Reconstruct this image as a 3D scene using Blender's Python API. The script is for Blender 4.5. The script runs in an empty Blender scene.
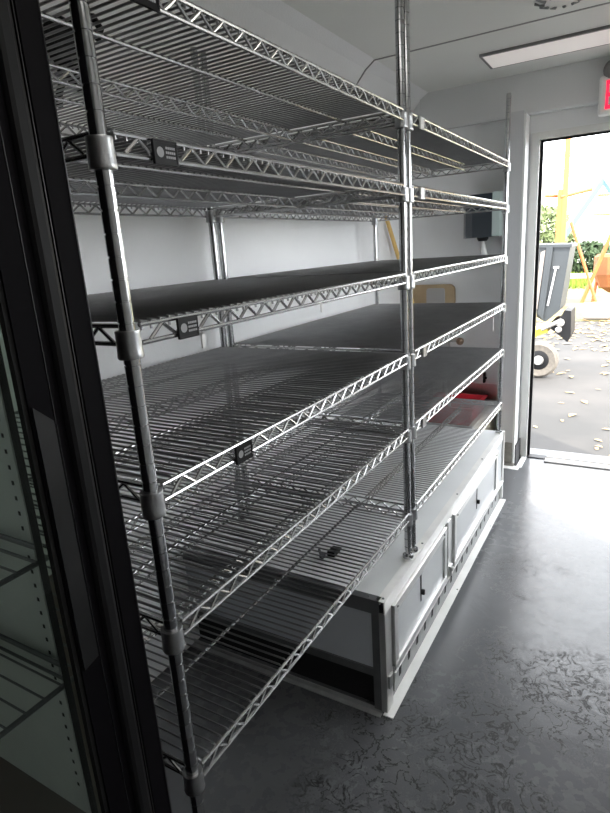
import bpy, bmesh, math, random
from mathutils import Vector, Matrix
random.seed(7)
C = bpy.context.scene.collection
PI = math.pi

# ------------------------------------------------------------------ materials
def nodes(m):
    m.use_nodes = True
    nt = m.node_tree
    return nt, nt.nodes, nt.links, nt.nodes['Principled BSDF']

def mat(name, col, rough=.5, metal=0., spec=.5, bump=0., bscale=80., var=0., vscale=6., rvar=0., coat=0., emit=None, estr=0.):
    m = bpy.data.materials.new(name)
    nt, N, L, b = nodes(m)
    b.inputs['Base Color'].default_value = (*col, 1)
    b.inputs['Roughness'].default_value = rough
    b.inputs['Metallic'].default_value = metal
    b.inputs['Specular IOR Level'].default_value = spec
    b.inputs['Coat Weight'].default_value = coat
    if emit:
        b.inputs['Emission Color'].default_value = (*emit, 1)
        b.inputs['Emission Strength'].default_value = estr
    tc = N.new('ShaderNodeTexCoord')
    if var or rvar:
        n = N.new('ShaderNodeTexNoise'); n.inputs['Scale'].default_value = vscale; n.inputs['Detail'].default_value = 5
        L.new(tc.outputs['Object'], n.inputs['Vector'])
        if var:
            r = N.new('ShaderNodeMapRange'); r.inputs['From Min'].default_value = .3; r.inputs['From Max'].default_value = .7
            r.inputs['To Min'].default_value = 1 - var; r.inputs['To Max'].default_value = 1 + var
            L.new(n.outputs['Fac'], r.inputs['Value'])
            mx = N.new('ShaderNodeVectorMath'); mx.operation = 'SCALE'
            mx.inputs[0].default_value = col
            L.new(r.outputs['Result'], mx.inputs['Scale'])
            L.new(mx.outputs['Vector'], b.inputs['Base Color'])
        if rvar:
            r = N.new('ShaderNodeMapRange'); r.inputs['From Min'].default_value = .3; r.inputs['From Max'].default_value = .7
            r.inputs['To Min'].default_value = max(0, rough - rvar); r.inputs['To Max'].default_value = min(1, rough + rvar)
            L.new(n.outputs['Fac'], r.inputs['Value']); L.new(r.outputs['Result'], b.inputs['Roughness'])
    if bump:
        n2 = N.new('ShaderNodeTexNoise'); n2.inputs['Scale'].default_value = bscale; n2.inputs['Detail'].default_value = 3
        L.new(tc.outputs['Object'], n2.inputs['Vector'])
        bp = N.new('ShaderNodeBump'); bp.inputs['Strength'].default_value = bump; bp.inputs['Distance'].default_value = .004
        L.new(n2.outputs['Fac'], bp.inputs['Height']); L.new(bp.outputs['Normal'], b.inputs['Normal'])
    return m

M = dict(
    chrome=mat('chrome_wire', (.50, .50, .50), .26, 1., var=.08, vscale=20),
    wire=mat('shaded_chrome_wire', (.33, .33, .335), .3, 1., var=.08, vscale=20),  # deck chrome made darker, so the dark reflections sit in its colour
    post=mat('chrome_post', (.46, .465, .47), .16, 1., bump=.05, bscale=60, var=.12, vscale=25),
    collar=mat('zinc_collar', (.46, .465, .47), .36, 1., bump=.1, bscale=300, var=.1, vscale=60),
    black_plastic=mat('black_plastic', (.007, .007, .008), .5, spec=.2),
    mark=mat('grey_print', (.30, .30, .31), .5),
    rubber=mat('black_rubber', (.010, .010, .010), .8, spec=.2),
    wall=mat('pebbled_white_panel', (.86, .87, .87), .30, bump=.25, bscale=160, var=.03, vscale=3),
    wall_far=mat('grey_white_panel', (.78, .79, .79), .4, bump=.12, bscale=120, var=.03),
    ceiling=mat('ceiling_panel', (.80, .81, .77), .35, bump=.05, bscale=40, var=.03, vscale=2),
    seam=mat('ceiling_seam', (.34, .34, .33), .6),
    fascia=mat('white_fascia', (.72, .73, .73), .25),
    trim=mat('white_trim', (.80, .81, .80), .3),
    jamb=mat('grey_jamb', (.70, .70, .67), .4),
    pil=mat('grey_pilaster_panel', (.58, .59, .60), .4, bump=.1, bscale=100),
    cove=mat('stone_cove_base', (.27, .26, .24), .6, var=.2, vscale=30),
    blackseal=mat('black_seal', (.01, .01, .012), .6),
    box_top=mat('white_composite_panel', (.78, .80, .80), .42, bump=.05, bscale=50, var=.04, vscale=5),
    box_panel=mat('grey_composite_panel', (.50, .53, .57), .33, var=.05, vscale=5),
    door_panel=mat('door_panel_grey', (.52, .54, .55), .28, var=.04, vscale=6),
    alu=mat('brushed_aluminium', (.82, .82, .80), .38, 1., bump=.1, bscale=40, var=.06, vscale=12),
    alu_paint=mat('white_aluminium', (.86, .86, .84), .35, var=.08, vscale=10),
    dark_steel=mat('dark_steel_angle', (.12, .125, .13), .5, .3, var=.15, vscale=15),
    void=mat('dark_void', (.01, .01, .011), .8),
    slotgrey=mat('vent_strip_grey', (.30, .31, .31), .45, var=.15, vscale=20),
    fridge_black=mat('black_fridge_paint', (.0025, .002, .003), .65, spec=.08),
    fridge_satin=mat('black_satin_extrusion', (.006, .006, .0065), .5, spec=.2),
    edge_alu=mat('pale_frame_edge', (.05, .05, .05), .35, .8),
    handle=mat('handle_plate', (.05, .05, .05), .28, .9, var=.2, vscale=12),
    liner=mat('fridge_liner', (.50, .52, .50), .45, var=.12, vscale=9),
    liner_floor=mat('fridge_deck', (.10, .075, .065), .5),
    hole=mat('slot_black', (.01, .01, .01), .8),
    smoke=mat('smoked_plastic', (.035, .045, .055), .25, coat=.4),
    pale_smoke=mat('pale_green_plastic', (.42, .50, .48), .35),
    paper=mat('paper_towel', (.85, .85, .83), .9),
    red=mat('red_plastic', (.62, .02, .04), .4),
    steel=mat('stainless_steel', (.55, .55, .54), .3, 1., var=.06),
    beige=mat('beige_panel', (.62, .56, .46), .5),
    tan=mat('tan_board', (.40, .30, .18), .6, var=.15, vscale=10),
    tan_grey=mat('grey_tray_face', (.36, .35, .34), .5),
    pole=mat('yellow_wood_pole', (.72, .48, .16), .5),
    brown=mat('brown_knob', (.22, .15, .10), .5),
    white_plastic=mat('white_plastic', (.82, .82, .79), .4),
    exit_red=mat('exit_red', (.75, .02, .07), .5, emit=(.9, .03, .10), estr=.5),
    lens=mat('lamp_lens', (.85, .81, .79), .5, emit=(1, .93, .88), estr=.15),
    fridge_fill=mat('fridge_fill_strip', (.8, .8, .8), .5, emit=(.92, 1, .95), estr=6.),
    fill_lens=mat('fill_lamp_lens', (.75, .72, .70), .5, emit=(1, .97, .92), estr=1.6),
    lamp_frame=mat('lamp_frame_grey', (.20, .20, .20), .5),
    bin=mat('grey_bin_plastic', (.022, .026, .029), .5, var=.1, vscale=6),
    bin_light=mat('pale_bin_bar', (.20, .17, .15), .6),
    yellow=mat('yellow_paint', (.38, .30, .015), .5),
    tire=mat('dusty_tyre', (.10, .088, .075), .9, var=.2, vscale=30, bump=.4, bscale=60),
    hub=mat('hub_metal', (.45, .44, .43), .4, .8),
    orange=mat('orange_steel', (.42, .10, .025), .6, var=.1),
    orange_yellow=mat('yellow_orange_post', (.45, .15, .03), .6, var=.15, vscale=3),
    blue=mat('blue_steel', (.11, .19, .24), .6),
    rust=mat('rusty_sheet', (.22, .08, .025), .8, var=.25, vscale=2),
    white_wall=mat('white_shed_wall', (.85, .84, .80), .8),
    concrete=mat('pale_concrete', (.25, .23, .21), .9, var=.15, vscale=4),
    bark=mat('bark', (.12, .08, .05), .9),
    leaf=mat('tree_leaf', (.10, .13, .05), .8, var=.3, vscale=4),
    hedge=mat('hedge_leaf', (.02, .04, .012), .8, var=.3, vscale=4),
    grassb=mat('grass_blade', (.13, .19, .015), .9, var=.2, vscale=2),
    straw=mat('straw', (.20, .15, .08), .95, var=.25, vscale=6),
    fallen=mat('fallen_leaf', (.33, .22, .10), .9, var=.35, vscale=.9),
)
def glass(name, col, rough=0.02):
    m = bpy.data.materials.new(name)
    nt, N, L, b = nodes(m)
    out = N['Material Output']
    N.remove(b)
    t = N.new('ShaderNodeBsdfTransparent'); t.inputs['Color'].default_value = (*col, 1)
    g = N.new('ShaderNodeBsdfGlossy'); g.inputs['Roughness'].default_value = rough
    g.inputs['Color'].default_value = (.9, .95, .92, 1)
    f = N.new('ShaderNodeFresnel'); f.inputs['IOR'].default_value = 1.22
    mx = N.new('ShaderNodeMixShader')
    L.new(f.outputs[0], mx.inputs[0]); L.new(t.outputs[0], mx.inputs[1]); L.new(g.outputs[0], mx.inputs[2])
    L.new(mx.outputs[0], out.inputs['Surface'])
    return m
M['glass'] = glass('door_glass', (.86, .885, .87))
M['water_glass'] = glass('clear_tubing', (.9, .9, .9), .1)

def floor_mat():
    m = bpy.data.materials.new('wet_epoxy_floor')
    nt, N, L, b = nodes(m)
    tc = N.new('ShaderNodeTexCoord')
    def noise(sc, det=4, dist=0., vec=None):
        n = N.new('ShaderNodeTexNoise'); n.inputs['Scale'].default_value = sc
        n.inputs['Detail'].default_value = det; n.inputs['Distortion'].default_value = dist
        L.new(vec or tc.outputs['Object'], n.inputs['Vector']); return n.outputs['Fac']
    def mr(src, a, b_, c, d):
        r = N.new('ShaderNodeMapRange'); r.inputs['From Min'].default_value = a; r.inputs['From Max'].default_value = b_
        r.inputs['To Min'].default_value = c; r.inputs['To Max'].default_value = d; L.new(src, r.inputs['Value']); return r.outputs['Result']
    def math_(op, a, b_):
        r = N.new('ShaderNodeMath'); r.operation = op
        for i, q in enumerate((a, b_)):
            if isinstance(q, (int, float)): r.inputs[i].default_value = q
            else: L.new(q, r.inputs[i])
        return r.outputs[0]
    big = mr(noise(1.4, 3, .4), .35, .65, 0, 1)
    # scuffed patches: thin broken dark scribbles where tyre-like dirt has dried
    sc = noise(24, 9, .9)
    thin = mr(math_('ABSOLUTE', math_('SUBTRACT', sc, .5), 0), 0, .05, 1, 0)
    dd = []
    for c_, r_ in (((.36, 1.02, 0), .22), ((.20, .58, 0), .34), ((.42, .80, 0), .24), ((.26, 1.55, 0), .16)):
        vm = N.new('ShaderNodeVectorMath'); vm.operation = 'DISTANCE'; L.new(tc.outputs['Object'], vm.inputs[0]); vm.inputs[1].default_value = c_
        dd.append(mr(vm.outputs['Value'], r_ * .4, r_ * 1.2, 1, 0))
    near = math_('MAXIMUM', math_('MAXIMUM', dd[0], dd[1]), math_('MAXIMUM', dd[2], dd[3]))
    patch = mr(math_('MULTIPLY', math_('ADD', near, .12), mr(noise(5, 5, .6), .35, .62, 0, 1)), .1, .45, 0, 1)
    dirt = math_('MULTIPLY', thin, patch)
    speck = mr(noise(170, 2), .55, .63, 0, .45)
    dirt = math_('MINIMUM', math_('ADD', dirt, math_('MULTIPLY', speck, patch)), 1.)
    cr = N.new('ShaderNodeMix'); cr.data_type = 'RGBA'
    cr.inputs[6].default_value = (.082, .085, .090, 1); cr.inputs[7].default_value = (.135, .139, .146, 1)
    L.new(big, cr.inputs[0])
    c2 = N.new('ShaderNodeMix'); c2.data_type = 'RGBA'; c2.inputs[7].default_value = (.008, .008, .008, 1)
    L.new(dirt, c2.inputs[0]); L.new(cr.outputs[2], c2.inputs[6])
    L.new(c2.outputs[2], b.inputs['Base Color'])
    wet = mr(noise(1.1, 2, .4), .3, .7, .30, .16)
    rg = math_('ADD', wet, math_('MULTIPLY', dirt, .35))
    rg = math_('ADD', rg, mr(noise(30, 4), .4, .6, 0, .05))
    L.new(rg, b.inputs['Roughness'])
    bp = N.new('ShaderNodeBump'); bp.inputs['Strength'].default_value = .35; bp.inputs['Distance'].default_value = .004
    L.new(math_('ADD', noise(9, 7, .9), math_('MULTIPLY', noise(60, 3), .10)), bp.inputs['Height'])
    L.new(bp.outputs['Normal'], b.inputs['Normal'])
    b.inputs['Specular IOR Level'].default_value = .36
    return m
M['floor'] = floor_mat()

def ground_mat(name, c1, c2, sc, rough=.9):
    m = bpy.data.materials.new(name)
    nt, N, L, b = nodes(m)
    tc = N.new('ShaderNodeTexCoord')
    n = N.new('ShaderNodeTexNoise'); n.inputs['Scale'].default_value = sc; n.inputs['Detail'].default_value = 8
    L.new(tc.outputs['Object'], n.inputs['Vector'])
    r = N.new('ShaderNodeValToRGB'); r.color_ramp.elements[0].position = .35; r.color_ramp.elements[1].position = .68
    r.color_ramp.elements[0].color = (*c1, 1); r.color_ramp.elements[1].color = (*c2, 1)
    L.new(n.outputs['Fac'], r.inputs[0]); L.new(r.outputs[0], b.inputs['Base Color'])
    b.inputs['Roughness'].default_value = rough
    return m
M['asphalt'] = ground_mat('worn_asphalt', (.024, .023, .022), (.045, .041, .038), 1.2)
M['soil'] = ground_mat('leafy_soil', (.085, .062, .035), (.15, .14, .045), 1.5)

# ------------------------------------------------------------------ mesh helpers
class MB:
    def __init__(s): s.bm = bmesh.new()
    def box(s, x0, x1, y0, y1, z0, z1, bevel=0.):
        r = bmesh.ops.create_cube(s.bm, size=1)
        vs = r['verts']
        for v in vs:
            v.co = Vector(((x0 + x1) / 2 + v.co.x * (x1 - x0), (y0 + y1) / 2 + v.co.y * (y1 - y0), (z0 + z1) / 2 + v.co.z * (z1 - z0)))
        if bevel:
            es = list({e for v in vs for e in v.link_edges})
            bmesh.ops.bevel(s.bm, geom=es, offset=bevel, segments=2, affect='EDGES', profile=.5)
        return s
    def quad(s, *p):
        s.bm.faces.new([s.bm.verts.new(q) for q in p]); return s
    def rod(s, a, b, r, n=8, r2=None, caps=True):
        a, b = Vector(a), Vector(b); d = b - a
        q = d.to_track_quat('Z', 'Y').to_matrix()
        r2 = r if r2 is None else r2
        ra = [s.bm.verts.new(a + q @ Vector((r * math.cos(2 * PI * i / n), r * math.sin(2 * PI * i / n), 0))) for i in range(n)]
        rb = [s.bm.verts.new(b + q @ Vector((r2 * math.cos(2 * PI * i / n), r2 * math.sin(2 * PI * i / n), 0))) for i in range(n)]
        for i in range(n):
            s.bm.faces.new((ra[i], ra[(i + 1) % n], rb[(i + 1) % n], rb[i]))
        if caps:
            s.bm.faces.new(ra[::-1]); s.bm.faces.new(rb)
        return s
    def tube(s, pts, r, n=8):
        pts = [Vector(p) for p in pts]; rings = []
        up = None
        for i, p in enumerate(pts):
            d = (pts[min(i + 1, len(pts) - 1)] - pts[max(i - 1, 0)]).normalized()
            if up is None:
                up = Vector((0, 0, 1)) if abs(d.z) < .9 else Vector((1, 0, 0))
            x = up.cross(d).normalized(); up = d.cross(x).normalized()
            rr = r[i] if isinstance(r, (list, tuple)) else r
            rings.append([s.bm.verts.new(p + rr * (math.cos(2 * PI * k / n) * x + math.sin(2 * PI * k / n) * up)) for k in range(n)])
        for A, B in zip(rings, rings[1:]):
            for k in range(n):
                s.bm.faces.new((A[k], A[(k + 1) % n], B[(k + 1) % n], B[k]))
        s.bm.faces.new(rings[0][::-1]); s.bm.faces.new(rings[-1]); return s
    def lathe(s, prof, c=(0, 0, 0), n=20, axis='Z'):
        rings = []
        for r, h in prof:
            ring = []
            for k in range(n):
                a = 2 * PI * k / n
                v = (r * math.cos(a), r * math.sin(a), h)
                if axis == 'X': v = (h, r * math.cos(a), r * math.sin(a))
                if axis == 'Y': v = (r * math.sin(a), h, r * math.cos(a))
                ring.append(s.bm.verts.new(Vector(c) + Vector(v)))
            rings.append(ring)
        for A, B in zip(rings, rings[1:]):
            for k in range(n):
                s.bm.faces.new((A[k], A[(k + 1) % n], B[(k + 1) % n], B[k]))
        if prof[0][0] > 1e-6: s.bm.faces.new(rings[0][::-1])
        if prof[-1][0] > 1e-6: s.bm.faces.new(rings[-1])
        return s
    def prism(s, poly, y0, y1, axis='Y'):
        def P(p, t):
            if axis == 'Y': return (p[0], t, p[1])
            if axis == 'X': return (t, p[0], p[1])
            return (p[0], p[1], t)
        a = [s.bm.verts.new(P(p, y0)) for p in poly]; b = [s.bm.verts.new(P(p, y1)) for p in poly]
        n = len(poly)
        s.bm.faces.new(a); s.bm.faces.new(b[::-1])
        for i in range(n): s.bm.faces.new((a[i], b[i], b[(i + 1) % n], a[(i + 1) % n]))
        return s
    def build(s, name, m, parent=None, smooth=False, off=None):
        bmesh.ops.remove_doubles(s.bm, verts=s.bm.verts, dist=1e-6)
        bmesh.ops.recalc_face_normals(s.bm, faces=s.bm.faces)
        if off is not None:
            bmesh.ops.translate(s.bm, verts=s.bm.verts, vec=-Vector(off))
        me = bpy.data.meshes.new(name); s.bm.to_mesh(me); s.bm.free()
        if smooth:
            me.polygons.foreach_set('use_smooth', [True] * len(me.polygons))
            try: me.set_sharp_from_angle(angle=math.radians(32))
            except Exception: pass
        me.materials.append(m)
        o = bpy.data.objects.new(name, me); C.objects.link(o)
        if parent is not None: o.parent = parent
        if off is not None: o.location = off
        return o

def tag(o, label=None, cat=None, group=None, kind=None):
    if label: o['label'] = label
    if cat: o['category'] = cat
    if group: o['group'] = group
    if kind: o['kind'] = kind
    return o
def empty(name, loc, label, cat, group=None):
    o = bpy.data.objects.new(name, None); C.objects.link(o); o.location = loc
    o.empty_display_size = .05
    return tag(o, label, cat, group)
class Rel:
    """parent with a location: children meshes given in world coordinates are shifted to be local."""
def child(mb, name, m, root, smooth=False):
    bmesh.ops.translate(mb.bm, verts=mb.bm.verts, vec=-Vector(root_world(root)))
    return mb.build(name, m, root, smooth)
def root_world(o):
    v = Vector((0, 0, 0))
    while o is not None:
        v += o.location; o = o.parent
    return v
def struct(mb, name, m, label, smooth=False):
    return tag(mb.build(name, m, None, smooth), label, None, None, 'structure')

# ------------------------------------------------------------------ room
XL, XR, YN, YF, ZC = -.68, 1.55, -2.2, 2.84, 2.04
DX0, DX1, DZ = .029, .98, 1.72       # door opening
T = .10
struct(MB().box(XL - T, XR + T, YN - T, YF + .02, -.09, 0), 'floor', M['floor'], 'dark grey wet glossy epoxy floor with black scuff marks')
struct(MB().box(XL - T, XR + T, YN - T, YF + T, ZC, ZC + .1), 'ceiling', M['ceiling'], 'pale grey panelled ceiling')
struct(MB().box(XL - T, XL, YN - T, YF + T, 0, ZC), 'wall_left', M['wall'], 'white pebbled panel wall behind the wire shelving')
WY0, WY1, WZ0, WZ1 = 1.0, 2.3, 1.1, 1.75  # unseen opening, added to let sky light into the room
w = MB().box(XR, XR + T, YN - T, WY0, 0, ZC).box(XR, XR + T, WY1, YF + T, 0, ZC).box(XR, XR + T, WY0, WY1, 0, WZ0).box(XR, XR + T, WY0, WY1, WZ1, ZC)
struct(w, 'wall_right', M['wall'], 'white wall with an added window opening that lets in light, right of the aisle')
wf = MB().box(XR - .01, XR + T + .01, WY0, WY0 + .03, WZ0, WZ1).box(XR - .01, XR + T + .01, WY1 - .03, WY1, WZ0, WZ1).box(XR - .01, XR + T + .01, WY0 + .03, WY1 - .03, WZ0, WZ0 + .03).box(XR - .01, XR + T + .01, WY0 + .03, WY1 - .03, WZ1 - .03, WZ1)
struct(wf, 'added_window_1', M['alu'], 'aluminium frame of the added light opening')
struct(MB().box(XL - T, XR + T, YN - T, YN, 0, ZC), 'wall_near', M['wall'], 'white wall behind the viewer')
w = MB().box(XL, DX0, YF, YF + T, 0, ZC).box(DX1, XR, YF, YF + T, 0, ZC).box(DX0, DX1, YF, YF + T, DZ, ZC)
struct(w, 'wall_far', M['wall_far'], 'grey-white end wall around the open doorway')
# cove between the left wall and ceiling, fascia above the end wall
struct(MB().prism([(XL, ZC), (XL, ZC - .125), (XL + .03, ZC - .085), (-.60, ZC - .03), (-.555, ZC)], YN, YF), 'trim_1', M['wall'], 'white sloped cove panel joining left wall and ceiling')
struct(MB().prism([(YF, ZC), (YF - .006, ZC), (YF - .035, ZC - .19), (YF - .03, ZC - .2), (YF, ZC - .2)], -.60, XR, 'X'), 'trim_2', M['fascia'], 'glossy white fascia band between ceiling and end wall')
# ceiling seams
struct(MB().box(-.56, XR, 2.108, 2.116, ZC - .003, ZC), 'trim_3', M['seam'], 'dark seam line across the ceiling panels')
s = MB().quad((-.56, 2.10, ZC - .002), (-.56, 2.107, ZC - .002), (-.649, 2.107, ZC - .087), (-.649, 2.10, ZC - .087))
struct(MB().prism([(-.555, ZC - .002), (-.600, ZC - .032), (-.651, ZC - .087), (-.649, ZC - .090), (-.597, ZC - .035), (-.553, ZC - .004)], 2.10, 2.106), 'trim_4', M['seam'], 'dark seam line down the sloped cove')
# pilaster beside the door
struct(MB().box(-.10, -.024, 2.67, YF, 0.14, ZC - .20).box(-.10, -.024, 2.675, YF, 0, .14), 'trim_5', M['pil'], 'grey boxed pilaster beside the doorway')
struct(MB().box(-.0238, -.012, 2.668, 2.76, 0.005, ZC - .215, .002), 'trim_6', M['trim'], 'white corner trim on the pilaster')
struct(MB().box(-.102, -.0242, 2.664, 2.674, 0, .14, .002).prism([(2.664, .0), (2.664, .02), (2.64, 0)], -.102, -.008, 'X'), 'baseboard_pilaster', M['cove'], 'mottled grey cove base on the pilaster')
struct(MB().box(-.0115, -.006, 2.69, 2.835, 0.0, .12), 'baseboard_seal', M['blackseal'], 'short black base piece by the door jamb')
struct(MB().prism([(2.655, 0), (2.655, .008), (2.62, .002), (2.62, 0)], -.09, .02, 'X').box(.004, .03, 2.66, 2.83, 0, .006), 'baseboard_caulk', M['trim'], 'white caulk line at the foot of the pilaster')
# door frame
d = MB().box(-.012, DX0, YF - .012, YF + T, 0, DZ + .035, .002).box(DX0, DX1, YF - .012, YF + T, DZ, DZ + .035).box(DX1, DX1 + .035, YF - .012, YF + T, 0, DZ + .035)
df = struct(d, 'door_1', M['jamb'], 'grey-white door frame of the open end doorway')
child(MB().box(DX0, DX0 + .012, YF + .03, YF + .045, 0, DZ).box(DX0 + .012, DX1, YF + .03, YF + .045, DZ - .008, DZ), 'weather_strip', M['blackseal'], df)
child(MB().box(DX0, .131, YF - .005, YF + .05, 0, .006).box(.131, DX1, 2.785, 2.80, 0, .006), 'sill_seal', M['blackseal'], df)
struct(MB().box(.131, DX1, 2.80, YF + .02, 0.0005, .004), 'trim_7', M['concrete'], 'worn threshold strip of the doorway')

# ------------------------------------------------------------------ wire shelving
HZ = [.491, .744, .951, 1.160, 1.373, 1.541]
D = .608
def make_post(r, z0, z1):
    prof = [(.006, z0), (.014, z0), (.016, z0 + .004), (.016, z0 + .012), (.0075, z0 + .014), (.0075, z0 + .026), (.0098, z0 + .027)]
    z = z0 + .04
    R_ = .0100
    while z < z1 - .02:
        prof += [(R_, z - .0035), (R_, z - .0012), (R_ - .0012, z - .0009), (R_ - .0012, z + .0009), (R_, z + .0012), (R_, z + .0035)]
        z += .0254
    prof += [(R_, z1 - .008), (R_ - .001, z1 - .003), (.009, z1), (.003, z1 + .001)]
    return MB().lathe(prof, n=20)
def make_collar():
    b = MB().lathe([(.0101, -.020), (.0152, -.020), (.0161, -.018), (.0156, -.014), (.0149, .009), (.0153, .012), (.0148, .014), (.0101, .014)], n=24)
    return b
RW = .0019
def truss(b, p0, p1, half=.024, rt=.0031, zt=.019, zb=-.003):
    """two rails and a zigzag between them, from p0 to p1 in the plan."""
    p0, p1 = Vector(p0), Vector(p1); L = (p1 - p0).length; u = (p1 - p0) / L
    b.rod(p0 + Vector((0, 0, zt)), p1 + Vector((0, 0, zt)), rt, 8)
    b.rod(p0 + Vector((0, 0, zb)), p1 + Vector((0, 0, zb)), rt, 8)
    n = int(round((L - .03) / half)); n += n % 2
    st = (L - .03) / n
    for i in range(n):
        a = p0 + u * (.015 + i * st); c = p0 + u * (.015 + (i + 1) * st)
        za, zc = (zb + .002, zt - .002) if i % 2 == 0 else (zt - .002, zb + .002)
        b.rod(a + Vector((0, 0, za)), c + Vector((0, 0, zc)), .0024, 6)
    return b
def make_unit(y0, y1, zbot, tags, label, shelf_labels=None, drop=()):
    root = empty('wire_shelving_unit', (0, y0, 0), label, 'shelving unit', 'chrome wire shelving units along the left wall')
    LY = y1 - y0
    for k, (x, y) in enumerate(((0, 0), (0, LY), (-D, LY), (-D, 0))):
        o = make_post(.0100, zbot[k], 1.82).build('post', M['post'], root, True)
        o.location = (x, y, 0)
        c = MB().lathe([(.0165, 0), (.0165, .003), (.008, .006)], n=16).build('foot', M['rubber'] if zbot[k] == 0 else M['alu'], o, True)
        c.location = (0, 0, zbot[k] - .0002)
    # one shelf is built, the others copy it
    parts = []
    wires = MB(); ny = int((LY - .03) / .016)
    st = (LY - .03) / ny
    for i in range(ny + 1):
        y = .015 + i * st
        wires.tube([(.0085, y, .012), (.0085, y, .0215), (.004, y, .0235), (-D - .004, y, .0235), (-D - .0085, y, .0215), (-D - .0085, y, .012)], RW, 6)
    me_w = wires
    for j, z in enumerate(HZ):
        if j == 0:
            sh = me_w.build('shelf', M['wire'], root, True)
            first = sh
            subs = []
            subs.append(truss(MB(), (.0085, .012, 0), (.0085, LY - .012, 0)).build('edge_truss', M['chrome'], sh, True))
            subs.append(truss(MB(), (-D - .0085, .012, 0), (-D - .0085, LY - .012, 0)).build('edge_truss', M['chrome'], sh, True))
            subs.append(truss(MB(), (-.012, 0, 0), (-D + .012, 0, 0)).build('end_truss', M['chrome'], sh, True))
            subs.append(truss(MB(), (-.012, LY, 0), (-D + .012, LY, 0)).build('end_truss', M['chrome'], sh, True))
            subs.append(truss(MB(), (-D / 2, .004, 0), (-D / 2, LY - .004, 0), rt=.0028).build('middle_truss', M['chrome'], sh, True))
            for fx in (-.25 * D, -.75 * D):
                if LY < 1: subs.append(MB().rod((fx, .004, .0185), (fx, LY - .004, .0185), .0033, 8).build('stiffener_rod', M['chrome'], sh, True))
                else: subs.append(truss(MB(), (fx, .004, 0), (fx, LY - .10, 0), rt=.0028).build('inner_truss', M['chrome'], sh, True))
            cm = None
            for (x, y) in ((0, 0), (0, LY), (-D, LY), (-D, 0)):
                if cm is None: c = make_collar().build('collar', M['collar'], sh, True); cm = c.data
                else:
                    c = bpy.data.objects.new('collar', cm); C.objects.link(c); c.parent = sh
                c.location = (x, y, 0); subs.append(c)
        else:
            sh = first.copy(); C.objects.link(sh); sh.parent = root
            for o in subs:
                c = o.copy(); C.objects.link(c); c.parent = sh
        sh.location = (0, 0, z)
        if j in tags:
            ya, yb, col = tags[j]
            ya -= y0; yb -= y0
            tg = MB().box(.0115, .0150, ya, yb, -.009, .019, .0008).box(.015, .0158, ya, yb, .016, .019).box(.015, .0158, ya, yb, -.009, -.0065).box(.015, .0158, ya, ya + .0025, -.0065, .016).box(.015, .0158, yb - .0025, yb, -.0065, .016)
            t = tg.build('name_tag', M[col], sh); t.location = (0, 0, 0)
            # grey roundel and two short lines of worn print on the black tags
            if col == 'black_plastic':
                w_ = yb - ya; m = MB()
                m.lathe([(.0060, .0151), (.0060, .0153)], c=(0, ya + w_ * .27, .005), n=18, axis='X')
                sh_ = MB
                for r_ in range(3):
                    zz = .0105 - r_ * .0052
                    y_ = ya + w_ * .50
                    for q in range(5):
                        m.box(.0150, .0153, y_, y_ + .0026, zz - .0014, zz + .0014); y_ += .0034
                # parent to the root's shelf as another printed piece of the tag
                pm = m.build('tag_print', M['mark'], sh)
    return root
mk_tags1 = {5: (.062, .106, 'black_plastic'), 4: (.067, .108, 'black_plastic'), 3: (.072, .110, 'black_plastic'), 2: (.164, .205, 'black_plastic'), }
BT = .3603
u1 = make_unit(0, .933, (0, BT, BT, 0), mk_tags1, 'near chrome wire shelving unit whose front post stands next to the black fridge')
mk_tags2 = {5: (1.03, 1.06, 'white_plastic'), 4: (1.03, 1.06, 'white_plastic'), 2: (1.04, 1.07, 'collar'), 1: (1.03, 1.06, 'collar')}
u2 = make_unit(.972, 2.176, (BT, BT, BT, BT), mk_tags2, 'far chrome wire shelving unit standing entirely on the low white box')

# small plastic ticket clips hanging from shelf rails
for (y, z, h, lab) in ((.119, HZ[3] - .008, .020, 'thin grey clip hanging under a shelf rail right of the near black name tag'),
                       (.463, HZ[3] - .005, .016, 'thin grey clip hanging midway along the shelf rail near eye level'),
                       (1.93, HZ[2] - .012, .055, 'thin white tie hanging from the shelf rail near the far post')):
    o = MB().box(.012, .0145, y - .003, y + .003, z - h, z + .001).box(.004, .0145, y - .003, y + .003, z - .001, z + .001)
    tag(o.build('hanging_clip', M['alu_paint']), lab, 'clip')

# ------------------------------------------------------------------ low box over the wheel arch
X0, X1, Y0, Y1, HB = XL + .002, .018, .700, 2.20, .360
box = empty('wheel_arch_box', (0, Y0, 0), 'long low white box with aluminium edges and two access doors under the far shelving', 'box')
child(MB().box(X0, X1 - .012, Y0 + .004, Y1 - .004, HB - .012, HB - .001), 'top_panel', M['box_top'], box)
# aluminium angle along the front top edge
child(MB().box(X1 - .022, X1 + .002, Y0, Y1, HB - .0015, HB, 0).box(X1 - .001, X1 + .002, Y0, Y1, HB - .036, HB - .0015), 'edge_angle', M['alu_paint'], box)
child(MB().box(X1 - .012, X1 + .004, Y1 - .012, Y1 + .006, .015, HB - .036, .001).box(X1 - .004, X1 + .0045, Y1 - .015, Y1 + .004, HB - .04, HB + .002, .001), 'corner_angle', M['alu'], box)
child(MB().box(X1 - .014, X1 + .003, Y0 - .002, Y0 + .002, .012, HB - .035).box(X1, X1 + .003, Y0, Y0 + .042, .012, HB - .0355), 'corner_angle', M['alu'], box)
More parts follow.
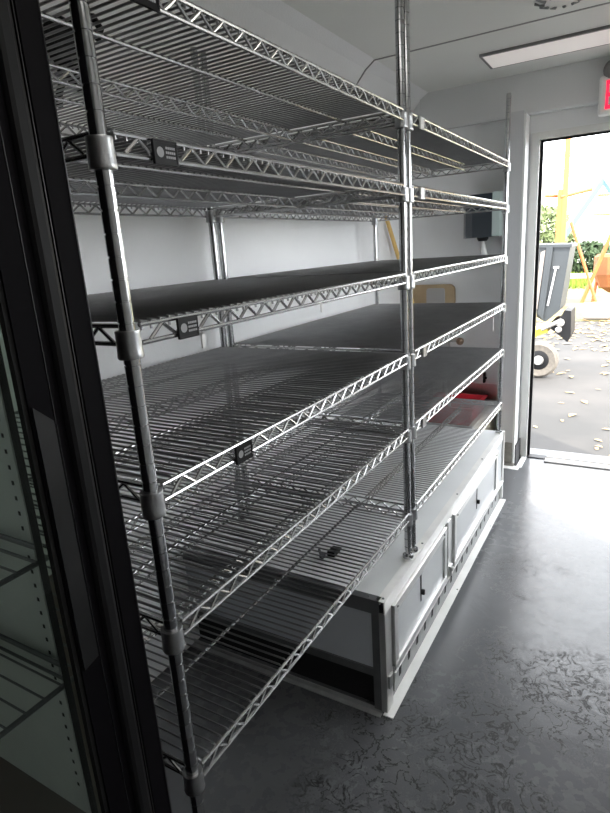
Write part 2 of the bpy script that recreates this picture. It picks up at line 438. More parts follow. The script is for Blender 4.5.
# near end: dark angle frame, grey panel, black opening below
child(MB().box(X0, X1 - .0145, Y0 - .001, Y0 + .003, HB - .042, HB - .0016).box(X0, X1 - .0145, Y0 - .001, Y0 + .022, HB - .0016, HB), 'top_angle', M['dark_steel'], box)
child(MB().box(-.018, X1 - .0145, Y0 - .001, Y0 + .004, .012, HB - .042), 'end_post', M['dark_steel'], box)
child(MB().box(X0, -.018, Y0 + .006, Y0 + .012, .135, HB - .042), 'end_panel', M['box_panel'], box)
child(MB().box(X0, -.018, Y0, Y0 + .006, .118, .142), 'lower_angle', M['dark_steel'], box)
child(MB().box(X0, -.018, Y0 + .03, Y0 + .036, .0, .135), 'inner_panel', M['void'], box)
child(MB().box(X0, X1 - .014, Y0 - .014, Y0 + .003, 0, .003).box(X0, X1 - .014, Y0, Y0 + .003, .003, .016), 'floor_angle', M['slotgrey'], box)
# front skin
child(MB().box(X1 - .012, X1 - .003, Y0 + .042, Y1 - .012, .10, HB - .036), 'front_panel', M['door_panel'], box)
child(MB().box(X1 - .020, X1 - .010, Y0 + .01, Y1 - .012, .004, .10), 'vent_strip', M['slotgrey'], box)
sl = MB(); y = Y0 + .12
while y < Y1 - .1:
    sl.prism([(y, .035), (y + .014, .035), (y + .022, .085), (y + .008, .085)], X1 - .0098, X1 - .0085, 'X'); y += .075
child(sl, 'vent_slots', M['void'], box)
child(MB().box(X1 - .010, X1 + .019, Y0 - .004, Y1 + .006, 0, .0035, .0008), 'kick_flange', M['alu_paint'], box)
child(MB().box(X1 - .006, X1 + .006, Y0 + .045, Y1 - .013, .098, .108).box(X1 - .006, X1 + .010, Y0 + .045, Y1 - .013, .106, .110), 'lower_rail', M['alu_paint'], box)
child(MB().box(X1 - .002, X1 - .0008, 1.255, 1.262, .112, HB - .037).box(X1 - .002, X1 - .0008, 1.300, 1.307, .112, HB - .037), 'door_gap', M['void'], box)
child(MB().box(X1 - .002, X1 + .006, 1.262, 1.300, .112, HB - .037), 'centre_post', M['alu'], box)
hinge = MB().box(X1 + .006, X1 + .012, 1.268, 1.296, .112, .150, .001).rod((X1 + .012, 1.272, .115), (X1 + .012, 1.272, .150), .004).rod((X1 + .006, 1.288, .130), (X1 + .016, 1.288, .130), .006)
child(hinge, 'hinge', M['steel'], box)
hg2 = MB().box(X1 + .002, X1 + .009, .708, .732, .085, .125, .001).rod((X1 + .009, .735, .06), (X1 + .009, .735, .14), .003)
child(hg2, 'hinge', M['steel'], box)
for ya, yb in ((.748, 1.232), (1.328, 2.03)):
    zt, zb = .322, .116
    dr = child(MB().box(X1 - .002, X1 + .004, ya + .024, yb - .024, zb + .02, zt - .024), 'access_door', M['door_panel'], box)
    child(MB().box(X1, X1 + .011, ya, yb, zt - .026, zt, .001).box(X1, X1 + .011, ya, yb, zb, zb + .022, .001).box(X1, X1 + .0105, ya, ya + .026, zb + .022, zt - .026, .001).box(X1, X1 + .0105, yb - .022, yb, zb + .022, zt - .026, .001), 'door_frame', M['alu'], dr)
    ym = (ya + yb) / 2 - .012
    child(MB().box(X1 + .0042, X1 + .0055, ym - .004, ym + .004, .193, .282).box(X1 + .005, X1 + .016, ym - .002, ym + .007, .216, .232, .002), 'latch', M['black_plastic'], dr)
rv = MB()
for y in (.716, 1.03, 1.42, 1.80, 2.15):
    rv.lathe([(.0035, 0), (.0035, .0015), (.001, .003)], c=(X1 - .008, y, HB), n=10)
for y in (.77, 1.20, 1.36, 2.0):
    rv.lathe([(.0035, 0), (.0035, .0015), (.001, .003)], c=(X1 + .011, y, .309), n=10, axis='X')
for x in (-.05, -.15, -.30, -.45):
    rv.lathe([(.004, 0), (.004, -.002), (.001, -.003)], c=(x, Y0, .130), n=10, axis='Y')
for x in (-.03, -.28): rv.lathe([(.0035, 0), (.0035, .0015), (.001, .003)], c=(x, Y0 + .012, HB), n=10)
for y in (1.36, 1.9): rv.lathe([(.003, 0), (.003, .001), (.001, .002)], c=(X1 + .012, y, .0035), n=10)
child(rv, 'rivets', M['dark_steel'], box, True)

# loose hardware lying on the box top
hw = MB().lathe([(.008, 0), (.011, 0), (.011, .008), (.008, .008)], c=(-.235, .835, HB + .001), n=6).rod((-.26, .86, HB + .006), (-.225, .815, HB + .006), .004, 8)
tag(hw.build('loose_bolt', M['dark_steel'], None, True), 'dark bolt and nut lying on the white box top under the wires', 'bolt')
hw = MB().box(-.225, -.20, .845, .885, HB + .0005, HB + .016, .002).box(-.222, -.203, .885, .90, HB + .0005, HB + .006, .001)
tag(hw.build('shelf_clip', M['black_plastic']), 'black plastic shelf clip lying beside the bolt on the white box top', 'clip')

# ------------------------------------------------------------------ refrigerator
FX, FY1, FY0 = .08, -.114, -.83
fr = empty('glass_door_refrigerator', (0, FY0, 0), 'tall black glass-door refrigerator at the left edge beside the shelving', 'refrigerator')
XB = XL + .02
cab = MB()
cab.box(XB, FX, FY1 - .0225, FY1, 0.06, 1.98).box(XB, FX, FY0, FY0 + .0225, .06, 1.98)
cab.box(XB, FX, FY0 + .0225, FY1 - .0225, 1.93, 1.98).box(XB, XB + .02, FY0 + .0225, FY1 - .0225, .06, 1.93).box(XB, FX, FY0 + .0225, FY1 - .0225, .06, .52)
child(cab, 'cabinet', M['fridge_black'], fr)
child(MB().box(FX, FX + .0008, FY1 - .0012, FY1 - .0002, .06, 1.98), 'frame_edge', M['edge_alu'], fr)
lin = MB().box(XB + .02, FX - .06, FY1 - .0265, FY1 - .0225, .545, 1.93).box(XB + .02, FX - .06, FY0 + .0225, FY0 + .0265, .545, 1.93).box(XB + .02, XB + .024, FY0 + .0265, FY1 - .0265, .545, 1.93).box(XB + .024, FX - .06, FY0 + .0265, FY1 - .0265, 1.926, 1.93)
child(lin, 'liner', M['liner'], fr)
child(MB().box(XB + .02, FX - .055, FY0 + .0225, FY1 - .0225, .52, .545), 'deck', M['liner_floor'], fr)
child(MB().box(FX - .055, FX - .045, FY0 + .03, FY0 + .05, .60, 1.88), 'interior_fill', M['fridge_fill'], fr)  # hidden glowing strip added to brighten the fridge interior
for x in (-.055, -.50):
    p = child(MB().box(x - .012, x + .012, FY1 - .030, FY1 - .0265, .56, 1.90), 'shelf_standard', M['liner'], fr)
    h = MB(); z = .60
    while z < 1.88:
        h.box(x - .0018, x + .0018, FY1 - .0306, FY1 - .0300, z - .0024, z + .0024); z += .0185
    child(h, 'standard_holes', M['hole'], p)
for z in (.80, .955, 1.35):
    b = MB().rod((FX - .075, FY0 + .035, z), (FX - .075, FY1 - .035, z), .003).rod((XB + .04, FY0 + .035, z), (XB + .04, FY1 - .035, z), .003)
    y = FY0 + .04
    while y < FY1 - .035: b.rod((FX - .07, y, z + .004), (XB + .035, y, z + .004), .0014, 6); y += .022
    b.rod((FX - .075, FY1 - .036, z), (XB + .04, FY1 - .036, z), .003).rod((FX - .075, FY1 - .036, z - .02), (XB + .04, FY1 - .036, z - .02), .002)
    child(b, 'interior_shelf', M['dark_steel'], fr)
child(MB().box(FX - .012, FX - .004, FY0 + .03, FY1 - .03, .10, .48), 'lower_grille', M['fridge_satin'], fr)
# door (inset between the cabinet edges)
DA, DB = FY1 - .0255, FY0 + .0255
dr = child(MB().box(FX - .03, FX + .001, DA - .018, DA, .54, 1.92, .005).box(FX - .03, FX + .001, DB, DB + .018, .54, 1.92, .005).box(FX - .03, FX + .001, DB + .018, DA - .018, 1.86, 1.92, .003).box(FX - .03, FX + .001, DB + .018, DA - .018, .54, .552, .002), 'door', M['fridge_satin'], fr)
child(MB().box(FX - .034, FX - .006, DA - .0500, DA - .0182, .5525, 1.86).box(FX - .034, FX - .006, DB + .0182, DB + .0585, .5525, 1.86), 'inner_frame', M['fridge_black'], dr)
child(MB().box(FX - .006, FX - .0052, DA - .0270, DA - .0264, .5525, 1.86).box(FX + .0008, FX + .0014, DA - .0008, DA, .545, 1.915), 'frame_line', M['edge_alu'], dr)  # strip at the door gap is a thin highlight put in as pale metal
child(MB().box(FX - .034, FX - .008, DA - .0545, DA - .0501, .5525, 1.86), 'gasket', M['rubber'], dr)
child(MB().box(FX - .020, FX - .014, DB + .059, DA - .0550, .5525, 1.86), 'glass_pane', M['glass'], dr)
hp = MB().prism([(DA - .0480, 1.135), (DA - .0300, 1.118), (DA - .0300, .865), (DA - .0480, .86)], FX - .0058, FX - .0035, 'X')
child(hp, 'handle', M['handle'], dr)

# ------------------------------------------------------------------ ceiling fixtures
def light_fixture(x0, x1, y0, y1, label, lens='lens'):
    r = empty('ceiling_light', ((x0 + x1) / 2, (y0 + y1) / 2, ZC), label, 'ceiling light')
    child(MB().box(x0, x1, y0, y0 + .012, ZC - .011, ZC).box(x0, x1, y1 - .012, y1, ZC - .011, ZC).box(x0, x0 + .012, y0 + .012, y1 - .012, ZC - .011, ZC).box(x1 - .012, x1, y0 + .012, y1 - .012, ZC - .011, ZC), 'frame', M['lamp_frame'], r)
    child(MB().box(x0 + .012, x1 - .012, y0 + .012, y1 - .012, ZC - .012, ZC - .002), 'lens', M[lens], r)
light_fixture(-.17, 1.05, 2.37, 2.60, 'long pale flat ceiling light above the doorway end of the aisle')
light_fixture(.15, 1.30, -.35, .15, 'added unseen fill lamp on the ceiling above the near end of the aisle', 'fill_lens')  # out of view, added to brighten the interior
v = empty('ceiling_vent', (.22, 1.90, ZC), 'round white and black vent on the ceiling at the top edge', 'vent')
child(MB().lathe([(.09, 0), (.09, -.010), (.07, -.022), (.02, -.026)], c=(.22, 1.90, ZC), n=28), 'vent_body', M['white_plastic'], v, True)
sl = MB()
for k in range(12):
    a = 2 * PI * k / 12
    sl.rod((.22 + .055 * math.cos(a), 1.90 + .055 * math.sin(a), ZC - .026), (.22 + .087 * math.cos(a), 1.90 + .087 * math.sin(a), ZC - .014), .006, 6)
child(sl, 'vent_slots', M['slotgrey'], v)

# exit sign
ex = empty('exit_sign', (.44, YF - .06, 1.78), 'white exit sign with red letters above the doorway', 'exit sign')
child(MB().box(.288, .62, YF - .085, YF - .038, 1.775, 1.945, .012), 'housing', M['white_plastic'], ex)
child(MB().lathe([(.030, -.03), (.045, -.01), (.045, .03), (.02, .035)], c=(.345, YF - .07, 1.965), n=20, axis='Y'), 'lamp_head', M['lamp_frame'], ex, True)
child(MB().lathe([(.030, -.03), (.045, -.01), (.045, .03), (.02, .035)], c=(.565, YF - .07, 1.965), n=20, axis='Y'), 'lamp_head', M['lamp_frame'], ex, True)
def letter(segs, x):
    b = MB()
    yy0, yy1 = YF - .0875, YF - .0852
    for (a0, b0, a1, b1) in segs:
        if abs(a1 - a0) < 1e-6 or abs(b1 - b0) < 1e-6:
            b.box(x + min(a0, a1) - .006, x + max(a0, a1) + .006, yy0, yy1, 1.80 + min(b0, b1), 1.80 + max(b0, b1)) if abs(a1 - a0) < 1e-6 else b.box(x + min(a0, a1), x + max(a0, a1), yy0, yy1, 1.80 + b0 - .008, 1.80 + b0 + .008)
        else:
            b.prism([(x + a0 - .008, 1.80 + b0), (x + a0 + .008, 1.80 + b0), (x + a1 + .008, 1.80 + b1), (x + a1 - .008, 1.80 + b1)], yy0, yy1)
    return b
for seg, x, n in (([(.006, 0, .006, .12), (0, .008, .05, .008), (0, .06, .045, .06), (0, .112, .05, .112)], .318, 'letter_e'),
                  ([(0, 0, .05, .12), (.05, 0, 0, .12)], .392, 'letter_x'), ([(.006, 0, .006, .12)], .466, 'letter_i'),
                  ([(.028, 0, .028, .12), (0, .112, .056, .112)], .495, 'letter_t')):
    child(letter(seg, x), n, M['exit_red'], ex)

# ------------------------------------------------------------------ things at the far wall behind the shelves
t = empty('towel_dispenser', (-.21, YF, 1.26), 'dark smoked paper towel dispenser on the end wall behind the far shelving', 'dispenser')
child(MB().prism([(-.313, YF - .001), (-.318, 2.70), (-.300, 2.665), (-.262, 2.652), (-.162, 2.652), (-.162, YF - .001)], 1.262, 1.478, 'Z'), 'cover', M['smoke'], t)
child(MB().prism([(-.160, 2.652), (-.125, 2.657), (-.112, 2.680), (-.112, YF - .001), (-.160, YF - .001)], 1.266, 1.482, 'Z'), 'side_panel', M['pale_smoke'], t)
child(MB().lathe([(.022, 0), (.03, .012), (.03, .02)], c=(-.222, 2.725, 1.243), n=16), 'nozzle', M['black_plastic'], t, True)
b = MB().tube([(-.222, 2.725, 1.245), (-.220, 2.722, 1.22), (-.214, 2.718, 1.18), (-.208, 2.715, 1.155)], [.006, .014, .018, .024], 10)
child(b, 'paper_towel', M['paper'], t)

# mop sink
sk = empty('mop_sink', (-.4, 2.55, 0), 'low stainless mop sink on the floor in the far corner', 'sink')
sx0, sx1, sy0, sy1, sz = XL + .005, -.15, 2.28, YF - .004, .335
child(MB().box(sx0, sx1, sy0, sy0 + .03, 0.03, sz, .004).box(sx0, sx1, sy1 - .03, sy1, 0.03, sz, .004).box(sx0, sx0 + .03, sy0 + .03, sy1 - .03, 0.03, sz, .004).box(sx0, sx1 - .032, sy0 + .03, sy1 - .03, .03, .06), 'basin', M['steel'], sk)
child(MB().box(sx1 - .028, sx1 - .004, sy0 + .031, sy1 - .031, .03, sz - .002, .003), 'side_wall', M['beige'], sk)
child(MB().rod((sx0 + .05, sy0 + .05, 0), (sx0 + .05, sy0 + .05, .03), .015).rod((sx1 - .05, sy0 + .05, 0), (sx1 - .05, sy0 + .05, .03), .015).rod((sx0 + .05, sy1 - .05, 0), (sx0 + .05, sy1 - .05, .03), .015).rod((sx1 - .05, sy1 - .05, 0), (sx1 - .05, sy1 - .05, .03), .015), 'feet', M['steel'], sk)
child(MB().box(sx0 + .001, -.15, YF - .003, YF - .0005, sz, .43), 'splash_sheet', M['steel'], sk)
# red tub in the sink
rt = MB()
def tub(b, cx, cy, z0, z1, hx, hy, t=.006):
    o0 = [(-hx * .8, -hy * .8), (hx * .8, -hy * .8), (hx * .8, hy * .8), (-hx * .8, hy * .8)]; o1 = [(-hx, -hy), (hx, -hy), (hx, hy), (-hx, hy)]
    V = lambda p, z, k=1.: b.bm.verts.new((cx + p[0] * k, cy + p[1] * k, z))
    A = [V(p, z0) for p in o0]; B = [V(p, z1) for p in o1]; Cc = [V(p, z1, 1.08) for p in o1]; Dd = [V(p, z1 + .008, 1.08) for p in o1]
    E_ = [V(p, z1 + .008, .94) for p in o1]; F = [V(p, z0 + .006, .94) for p in o0]
    b.bm.faces.new(A); b.bm.faces.new(F)
    for P, Q in ((A, B), (B, Cc), (Cc, Dd), (Dd, E_), (E_, F)):
        for i in range(4): b.bm.faces.new((P[i], P[(i + 1) % 4], Q[(i + 1) % 4], Q[i]))
    return b
r_ = tag(tub(rt, -.33, 2.60, .0605, .375, .135, .15).build('red_tub', M['red']), 'red plastic tub standing in the mop sink', 'tub')
gr_ = tag(tub(MB(), -.575, 2.60, .0605, .40, .055, .12).build('grey_tub', M['tan_grey']), 'narrow grey tub standing in the mop sink left of the red tub', 'tub')
# faucet
fc = empty('sink_faucet', (-.42, YF, .64), 'wall faucet with a curved spout and brown knobs above the mop sink', 'faucet')
child(MB().rod((-.50, YF - .035, .69), (-.34, YF - .035, .69), .011, 12).rod((-.49, YF, .69), (-.49, YF - .035, .69), .010).rod((-.352, YF, .69), (-.352, YF - .035, .69), .010), 'valve_bar', M['steel'], fc, True)
for x in (-.49, -.352):
    child(MB().lathe([(.006, 0), (.020, -.004), (.022, -.02), (.012, -.03), (.004, -.031)], c=(x, YF - .048, .69), n=14, axis='Y'), 'knob', M['brown'], fc, True)
pts = [(-.421, YF - .035, .68), (-.421, YF - .045, .62)]
for k in range(13):
    a = PI * .95 - k * (PI * 1.35) / 12
    pts.append((-.445 + .05 * math.cos(a) , YF - .10 , .575 + .055 * math.sin(a)))
child(MB().tube(pts, .007, 10), 'spout', M['steel'], fc, True)
child(MB().box(-.226, -.214, YF - .03, YF - .0005, .44, .50, .003).rod((-.22, YF - .03, .475), (-.205, YF - .045, .475), .008), 'shutoff_valve', M['black_plastic'], fc)
# soap bottle on the sink rim area, hanging hose
sb = empty('soap_bottle', (-.49, 2.795, sz), 'white soap bottle with a pump on the back rim of the mop sink', 'bottle')
child(MB().lathe([(.004, 0), (.026, 0), (.028, .01), (.028, .10), (.022, .125), (.010, .135), (.010, .15)], c=(-.49, 2.795, sz + .0005), n=18), 'bottle_body', M['white_plastic'], sb, True)
child(MB().rod((-.49, 2.795, sz + .148), (-.49, 2.795, sz + .185), .005).rod((-.49, 2.795, sz + .183), (-.46, 2.775, sz + .178), .005), 'pump', M['white_plastic'], sb)
hp = MB().tube([(-.42, 2.73, .53), (-.415, 2.70, .47), (-.40, 2.66, .43), (-.385, 2.63, .40), (-.37, 2.62, .36), (-.36, 2.62, .31)], .009, 10)
tag(hp.build('drain_hose', M['white_plastic'], None, True), 'short white hose dropping from the faucet into the tub', 'hose')
# tan tray leaning on wall ledge
led = MB().box(-.67, -.35, YF - .07, YF - .001, .865, .877).box(-.60, -.588, YF - .06, YF - .001, .80, .865).box(-.43, -.418, YF - .06, YF - .001, .80, .865)
tag(led.build('wall_ledge', M['steel']), 'narrow steel ledge on the end wall under the tan tray', 'ledge')
def rr(x0, x1, z0, z1, r, n=5):
    p = []
    for cx, cz, a0 in ((x1 - r, z1 - r, 0), (x0 + r, z1 - r, 90), (x0 + r, z0 + r, 180), (x1 - r, z0 + r, 270)):
        for k in range(n + 1):
            a = math.radians(a0 + 90 * k / n); p.append((cx + r * math.cos(a), cz + r * math.sin(a)))
    return p
tr = empty('tan_tray', (-.52, YF - .03, .878), 'rounded tan tray with a grey middle leaning on the end wall ledge', 'tray')
child(MB().prism(rr(-.66, -.395, .8775, 1.015, .035), YF - .035, YF - .01), 'tray_body', M['tan'], tr)
child(MB().prism(rr(-.56, -.45, .882, .995, .015), YF - .040, YF - .0352), 'tray_face', M['tan_grey'], tr)
# broom
br = empty('broom', (-.6, 2.75, 0), 'broom with a yellow wooden pole leaning in the far left corner', 'broom')
child(MB().tube([(-.662, 2.40, 1.47), (-.640, 2.57, 1.18), (-.617, 2.72, .92), (-.60, 2.77, .22)], .011, 10), 'pole', M['pole'], br, True)
child(MB().prism([(-.645, .0605), (-.52, .0605), (-.575, .22), (-.625, .22)], 2.745, 2.80), 'brush', M['straw'], br)

# black cord and plug high on the left wall
cd = empty('power_cord', (XL, .55, 1.7), 'black power cord bunched on the left wall near the ceiling', 'cord')
b = MB()
pts = []
for k in range(60):
    a = k * .55
    pts.append((XL + .018 + .006 * math.sin(k * 1.3), .535 + .042 * math.cos(a) + .008 * math.sin(k * 2.1), 1.745 + .055 * math.sin(a * .97) - .0006 * k))
pts += [(XL + .012, .52, 1.67), (XL + .010, .505, 1.64), (XL + .010, .50, 1.61)]
child(b.tube(pts, .008, 8), 'cable', M['rubber'], cd, True)
child(MB().box(XL + .001, XL + .03, .50, .56, 1.71, 1.79, .004), 'plug_box', M['black_plastic'], cd)
child(MB().tube([(XL + .02, .56, 1.79), (XL + .03, .59, 1.815), (XL + .03, .62, 1.82), (XL + .03, .640, 1.80), (XL + .03, .625, 1.775)], .009, 8), 'hook', M['black_plastic'], cd, True)

# ------------------------------------------------------------------ outside
GZ = -.35
struct(MB().box(-14, 26, YF + T, 11.3, GZ - .05, GZ), 'ground_asphalt', M['asphalt'], 'worn grey-brown asphalt yard outside the doorway')
struct(MB().box(-40, 60, 11.3, 90, GZ - .05, GZ + .01), 'ground_soil', M['soil'], 'leafy soil and rough grass beyond the asphalt')
struct(MB().box(XR + T + .005, 26, -20, YF + T, GZ - .05, GZ), 'ground_side', M['asphalt'], 'asphalt beside the trailer')
# step plate just outside
struct(MB().box(.0, 1.1, YF + T, YF + T + .12, -.09, -.02), 'trim_8', M['dark_steel'], 'rear bumper edge below the doorway')

def leafcloud(n, x0, x1, y0, y1, z, smin, smax, tilt=.25):
    b = MB()
    for i in range(n):
        x = random.uniform(x0, x1); y = random.uniform(y0, y1); s_ = random.uniform(smin, smax); a = random.uniform(0, 6.28)
        t1 = random.uniform(-tilt, tilt); c, s2 = math.cos(a), math.sin(a)
        P = [(-1, 0), (-.3, .45), (.5, .35), (1, 0), (.4, -.4), (-.4, -.42)]
        vs = []
        for k, (u, v) in enumerate(P):
            dz = abs(v) * s_ * .4 + (u + 1) * s_ * t1 * .5
            vs.append(b.bm.verts.new((x + s_ * (u * c - v * s2), y + s_ * (u * s2 + v * c), z + .006 + max(0, dz))))
        b.bm.faces.new(vs)
    return b
tag(leafcloud(180, -.5, 4.5, 3.6, 8.0, GZ, .03, .065).build('fallen_leaves', M['fallen']), 'pale fallen leaves scattered over the asphalt outside', 'leaves', None, 'stuff')
tag(leafcloud(2200, -3, 9, 8.2, 12.0, GZ, .03, .08).build('leaf_litter', M['fallen']), 'thick yellow leaf litter where the asphalt meets the grass', 'leaves', None, 'stuff')
# grass
gb = MB()
for i in range(7000):
    x = random.uniform(-4, 8); y = 18.2 + 5.6 * random.random() ** 1.1; h = random.uniform(.10, .28); a = random.uniform(0, PI)
    dx, dy = .03 * math.cos(a), .03 * math.sin(a)
    gb.bm.faces.new([gb.bm.verts.new(p) for p in ((x - dx, y - dy, GZ), (x + dx, y + dy, GZ), (x + dx * .3 + random.uniform(-.06, .06), y, GZ + h))])
tag(gb.build('lawn_grass', M['grassb']), 'bright yellow-green grass strip beyond the leaf litter', 'grass', None, 'stuff')

# tipping bin on a wheeled yellow frame
CAM = Vector((.5274, -.4741, 1.2519))
bn = empty('garbage_bin', (-.2, 6.2, GZ), 'grey wheeled bin tilted on its yellow wheeled frame outside the doorway', 'bin')
YB = 6.66
bn.location = (-.4, YB, GZ)
child(MB().prism([(-.56, 1.135), (-.18, 1.12), (-.256, .404), (-.400, .27), (-.50, .33)], YB, YB + .6), 'body', M['bin'], bn)
child(MB().prism([(-.60, 1.125), (-.165, 1.105), (-.165, 1.14), (-.60, 1.16)], YB - .03, YB + .63), 'rim', M['bin'], bn)
child(MB().prism([(-.425, 1.12), (-.355, 1.12), (-.425, .30), (-.485, .37)], YB - .035, YB - .002), 'lifting_bar', M['bin'], bn)
child(MB().prism([(-.485, 1.07), (-.435, 1.09), (-.495, .42), (-.53, .42)], YB - .02, YB - .001), 'pale_strip', M['bin_light'], bn)
child(MB().prism([(-.328, .88), (-.308, .88), (-.375, .46), (-.395, .46)], YB - .02, YB - .001), 'hinge_rod', M['hub'], bn)
child(MB().box(-.345, -.285, YB - .022, YB - .001, .88, .905), 'hinge_cap', M['hub'], bn)
child(MB().prism([(-.62, .05), (-.62, .13), (-.372, .235), (-.366, .16)], YB - .09, YB + .55).box(-.54, -.50, YB - .08, YB - .03, .12, .36), 'yellow_frame', M['yellow'], bn)
child(MB().prism([(-.36, .22), (-.15, .04), (-.12, .12), (-.13, .40), (-.20, .41), (-.25, .30), (-.33, .28)], YB - .03, YB + .45), 'bracket', M['black_plastic'], bn)
child(MB().rod((-.43, YB - .11, .20), (-.26, YB - .07, .28), .025, 12).lathe([(.045, 0), (.045, -.05), (.02, -.06)], c=(-.235, YB - .03, .27), n=16, axis='Y').lathe([(.035, 0), (.035, -.05), (.02, -.06)], c=(-.25, YB - .03, .19), n=16, axis='Y'), 'hydraulic_arm', M['hub'], bn, True)
WC = (-.423, YB - .2, GZ + .213)
wh = child(MB().lathe([(.12, -.06), (.18, -.075), (.205, -.05), (.212, 0), (.205, .05), (.18, .075), (.12, .06)], c=WC, n=36, axis='Y'), 'wheel', M['tire'], bn, True)
child(MB().lathe([(.005, -.064), (.05, -.066), (.11, -.062), (.120, -.055), (.120, .055), (.005, .055)], c=WC, n=28, axis='Y'), 'wheel_rim', M['black_plastic'], wh, True)
child(MB().lathe([(.005, -.10), (.045, -.10), (.055, -.085), (.058, -.067)], c=WC, n=20, axis='Y'), 'hub_cap', M['hub'], wh, True)

# orange and yellow lattice tower
tw = empty('orange_steel_tower', (-.9, 13, GZ), 'orange and yellow braced steel tower standing beyond the bin', 'tower')
def pc(px, py, Y):
    """offline-measured helper: world point seen at this bearing at depth Y (used only to lay out the far yard)."""
    r, u, f = _R
    d = f + r * ((px - 305) / 562.06) + u * ((406.5 - py) / 562.06)
    return CAM + d * ((Y - CAM.y) / d.y)
def _rot(yaw, pitch, roll):
    y, p, r = map(math.radians, (yaw, pitch, roll))
    f = Vector((-math.sin(y) * math.cos(p), math.cos(y) * math.cos(p), -math.sin(p)))
    right = Vector((math.cos(y), math.sin(y), 0)); up = right.cross(f)
    return math.cos(r) * right + math.sin(r) * up, -math.sin(r) * right + math.cos(r) * up, f
_R = _rot(31.0877, 15.419, -3.7813)
YT = 13.
p0 = pc(564, 245, YT); p1 = pc(565, 100, YT)
px_ = (p0.x + p1.x) / 2
child(MB().box(px_ - .02, px_ + .08, YT, YT + .12, GZ + .01, 8.0), 'post', M['orange_yellow'], tw)
child(MB().box(px_ - .11, px_ - .021, YT - .01, YT + .11, GZ + .01, 2.15), 'side_post', M['orange'], tw)
for a, b_, r_ in (((561, 197), (592, 189), .035), ((571, 222), (606, 335), .03), ((624, 205), (572, 325), .04), ((545, 196), (562, 196), .03), ((598, 195), (625, 194), .025), ((590, 215), (625, 214), .02)):
    A, B = pc(*a, YT), pc(*b_, YT + .2)
    child(MB().rod(A, B, r_, 8), 'brace', M['orange'], tw)
bf = empty('blue_roof_frame', (0, 15, GZ), 'pale blue angled roof frame beyond the orange tower', 'frame')
A, B, D_ = pc(560, 240, 15.), pc(603, 178, 15.), pc(650, 245, 15.)
child(MB().rod((A.x, A.y, A.z), B, .11, 6), 'rafter', M['blue'], bf)
child(MB().rod(B, D_, .09, 6), 'rafter', M['blue'], bf)
for q in (A, D_):
    child(MB().rod((q.x, q.y, GZ + .01), q, .07, 6), 'leg', M['blue'], bf)
# rusty drum / hopper
q = pc(606, 270, 14.)
rh = empty('rusty_hopper', (q.x, 14, GZ), 'rust-orange hopper standing at the right edge of the doorway view', 'hopper')
child(MB().lathe([(.08, -.52), (.30, -.38), (.42, -.1), (.42, .28), (.36, .34)], c=(q.x + .15, 14.3, q.z), n=10), 'hopper_body', M['rust'], rh)
for sx in (-.25, .5):
    child(MB().rod((q.x + sx, 14.3, GZ + .01), (q.x + .15 + (sx - .125) * .8, 14.3, q.z + .1), .035, 8), 'leg', M['orange'], rh)
# white pipes lying across
for (a, b_, rr_, lab, nm) in (((545, 290), (600, 293), .07, 'white pipe lying across the far grass', 'long_pipe'), ((583, 329), (625, 322), .10, 'pale concrete kerb block lying in the leaf litter', 'kerb_block')):
    A, B = pc(*a, 17.5 if nm == 'long_pipe' else 11.4), pc(*b_, 17.5 if nm == 'long_pipe' else 11.4)
    A.z = B.z = GZ + .01 + rr_ + (0.35 if nm == 'long_pipe' else 0)
    r = empty(nm, (A.x, A.y, GZ), lab, 'pipe' if nm == 'long_pipe' else 'block')
    child(MB().rod(A, B, rr_, 12), 'pipe' if nm == 'long_pipe' else 'block', M['white_wall'] if nm == 'long_pipe' else M['concrete'], r, True)
    if nm == 'long_pipe':
        for t_ in (.1, .9):
            P = A.lerp(B, t_); child(MB().box(P.x - .08, P.x + .08, P.y - .08, P.y + .08, GZ + .01, A.z - rr_ + .01), 'stand', M['concrete'], r)
# white shed
sh = empty('white_shed', (4, 34, GZ), 'long white shed far beyond the grass', 'building')
sh.location = (2, 34, GZ)
child(MB().box(-6, 14, 34, 42, GZ, 4.2), 'wall', M['white_wall'], sh)
child(MB().prism([(-6.4, 4.2), (14.4, 4.2), (14, 4.45), (-6, 4.45)], 33.6, 42.4), 'roof', M['white_plastic'], sh)

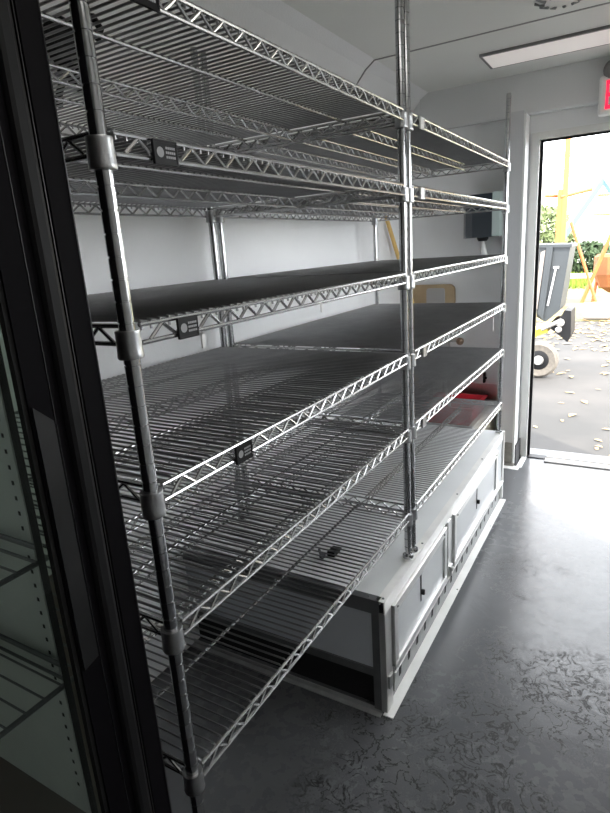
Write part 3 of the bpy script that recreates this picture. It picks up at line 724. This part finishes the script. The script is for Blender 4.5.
def foliage(n, cx, cy, cz, rx, ry, rz, s0, s1):
    b = MB()
    for i in range(n):
        u = Vector((random.gauss(0, 1), random.gauss(0, 1), random.gauss(0, 1))).normalized() * random.uniform(.5, 1) ** .5
        p = Vector((cx + u.x * rx, cy + u.y * ry, cz + u.z * rz)); s_ = random.uniform(s0, s1)
        a = Vector((random.uniform(-1, 1), random.uniform(-1, 1), random.uniform(-1, 1))).normalized()
        c = a.orthogonal().normalized()
        b.bm.faces.new([b.bm.verts.new(q) for q in (p - a * s_, p + c * s_ * .5, p + a * s_, p - c * s_ * .5)])
    return b
q = pc(549, 225, 27.)
tr_ = empty('leafy_tree', (q.x, 27, GZ), 'pale green leafy tree at the left of the doorway view', 'tree')
child(foliage(1700, q.x - .6, 27.4, q.z - .4, 1.7, 1.2, 1.3, .10, .22), 'crown', M['leaf'], tr_)
child(MB().rod((q.x - .5, 27.4, GZ), (q.x - .5, 27.4, q.z), .12, 10, .05), 'trunk', M['bark'], tr_)
q = pc(575, 285, 24.)
tag(foliage(1800, q.x + .2, 24.6, GZ + .65, 1.2, .5, .62, .07, .15).build('hedge', M['hedge']), 'dark green clipped hedge at the far edge of the grass', 'hedge')
# dirt mound
mb = MB(); n = 14
for i in range(n + 1):
    pass
g = bmesh.ops.create_uvsphere(mb.bm, u_segments=24, v_segments=12, radius=1)
for v in mb.bm.verts:
    nz = random.uniform(.9, 1.1)
    v.co = Vector((1.3 + v.co.x * 2.4 * nz, 12.9 + v.co.y * .7 * nz, GZ + max(-.02, v.co.z * .22 * nz)))
tag(mb.build('dirt_mound', M['straw'], None, True), 'low straw-coloured dirt mound behind the kerb block', 'mound')

# ------------------------------------------------------------------ light
W = bpy.data.worlds.new('World'); bpy.context.scene.world = W
W.use_nodes = True
nt = W.node_tree; bg = nt.nodes['Background']
bg.inputs[0].default_value = (.93, .96, 1, 1); bg.inputs[1].default_value = 5.5
sun = bpy.data.lights.new('sun', 'SUN'); sun.energy = 8; sun.angle = .02; sun.color = (1, .93, .80)
so = bpy.data.objects.new('sun', sun); C.objects.link(so)
so.rotation_euler = Vector((-.75, .60, -.85)).to_track_quat('-Z', 'Y').to_euler()

# ------------------------------------------------------------------ camera
cam = bpy.data.cameras.new('camera'); co = bpy.data.objects.new('camera', cam); C.objects.link(co)
r, u, f = _R
m = Matrix((r, u, -f)).transposed().to_4x4(); m.translation = CAM
co.matrix_world = m
cam.sensor_fit = 'VERTICAL'; cam.sensor_height = 24; cam.lens = 562.06 / 813 * 24
cam.clip_start = .02; cam.clip_end = 300
S = bpy.context.scene
S.camera = co
S.view_settings.view_transform = 'Standard'; S.view_settings.look = 'None'
S.view_settings.exposure = 0.9; S.view_settings.gamma = 1
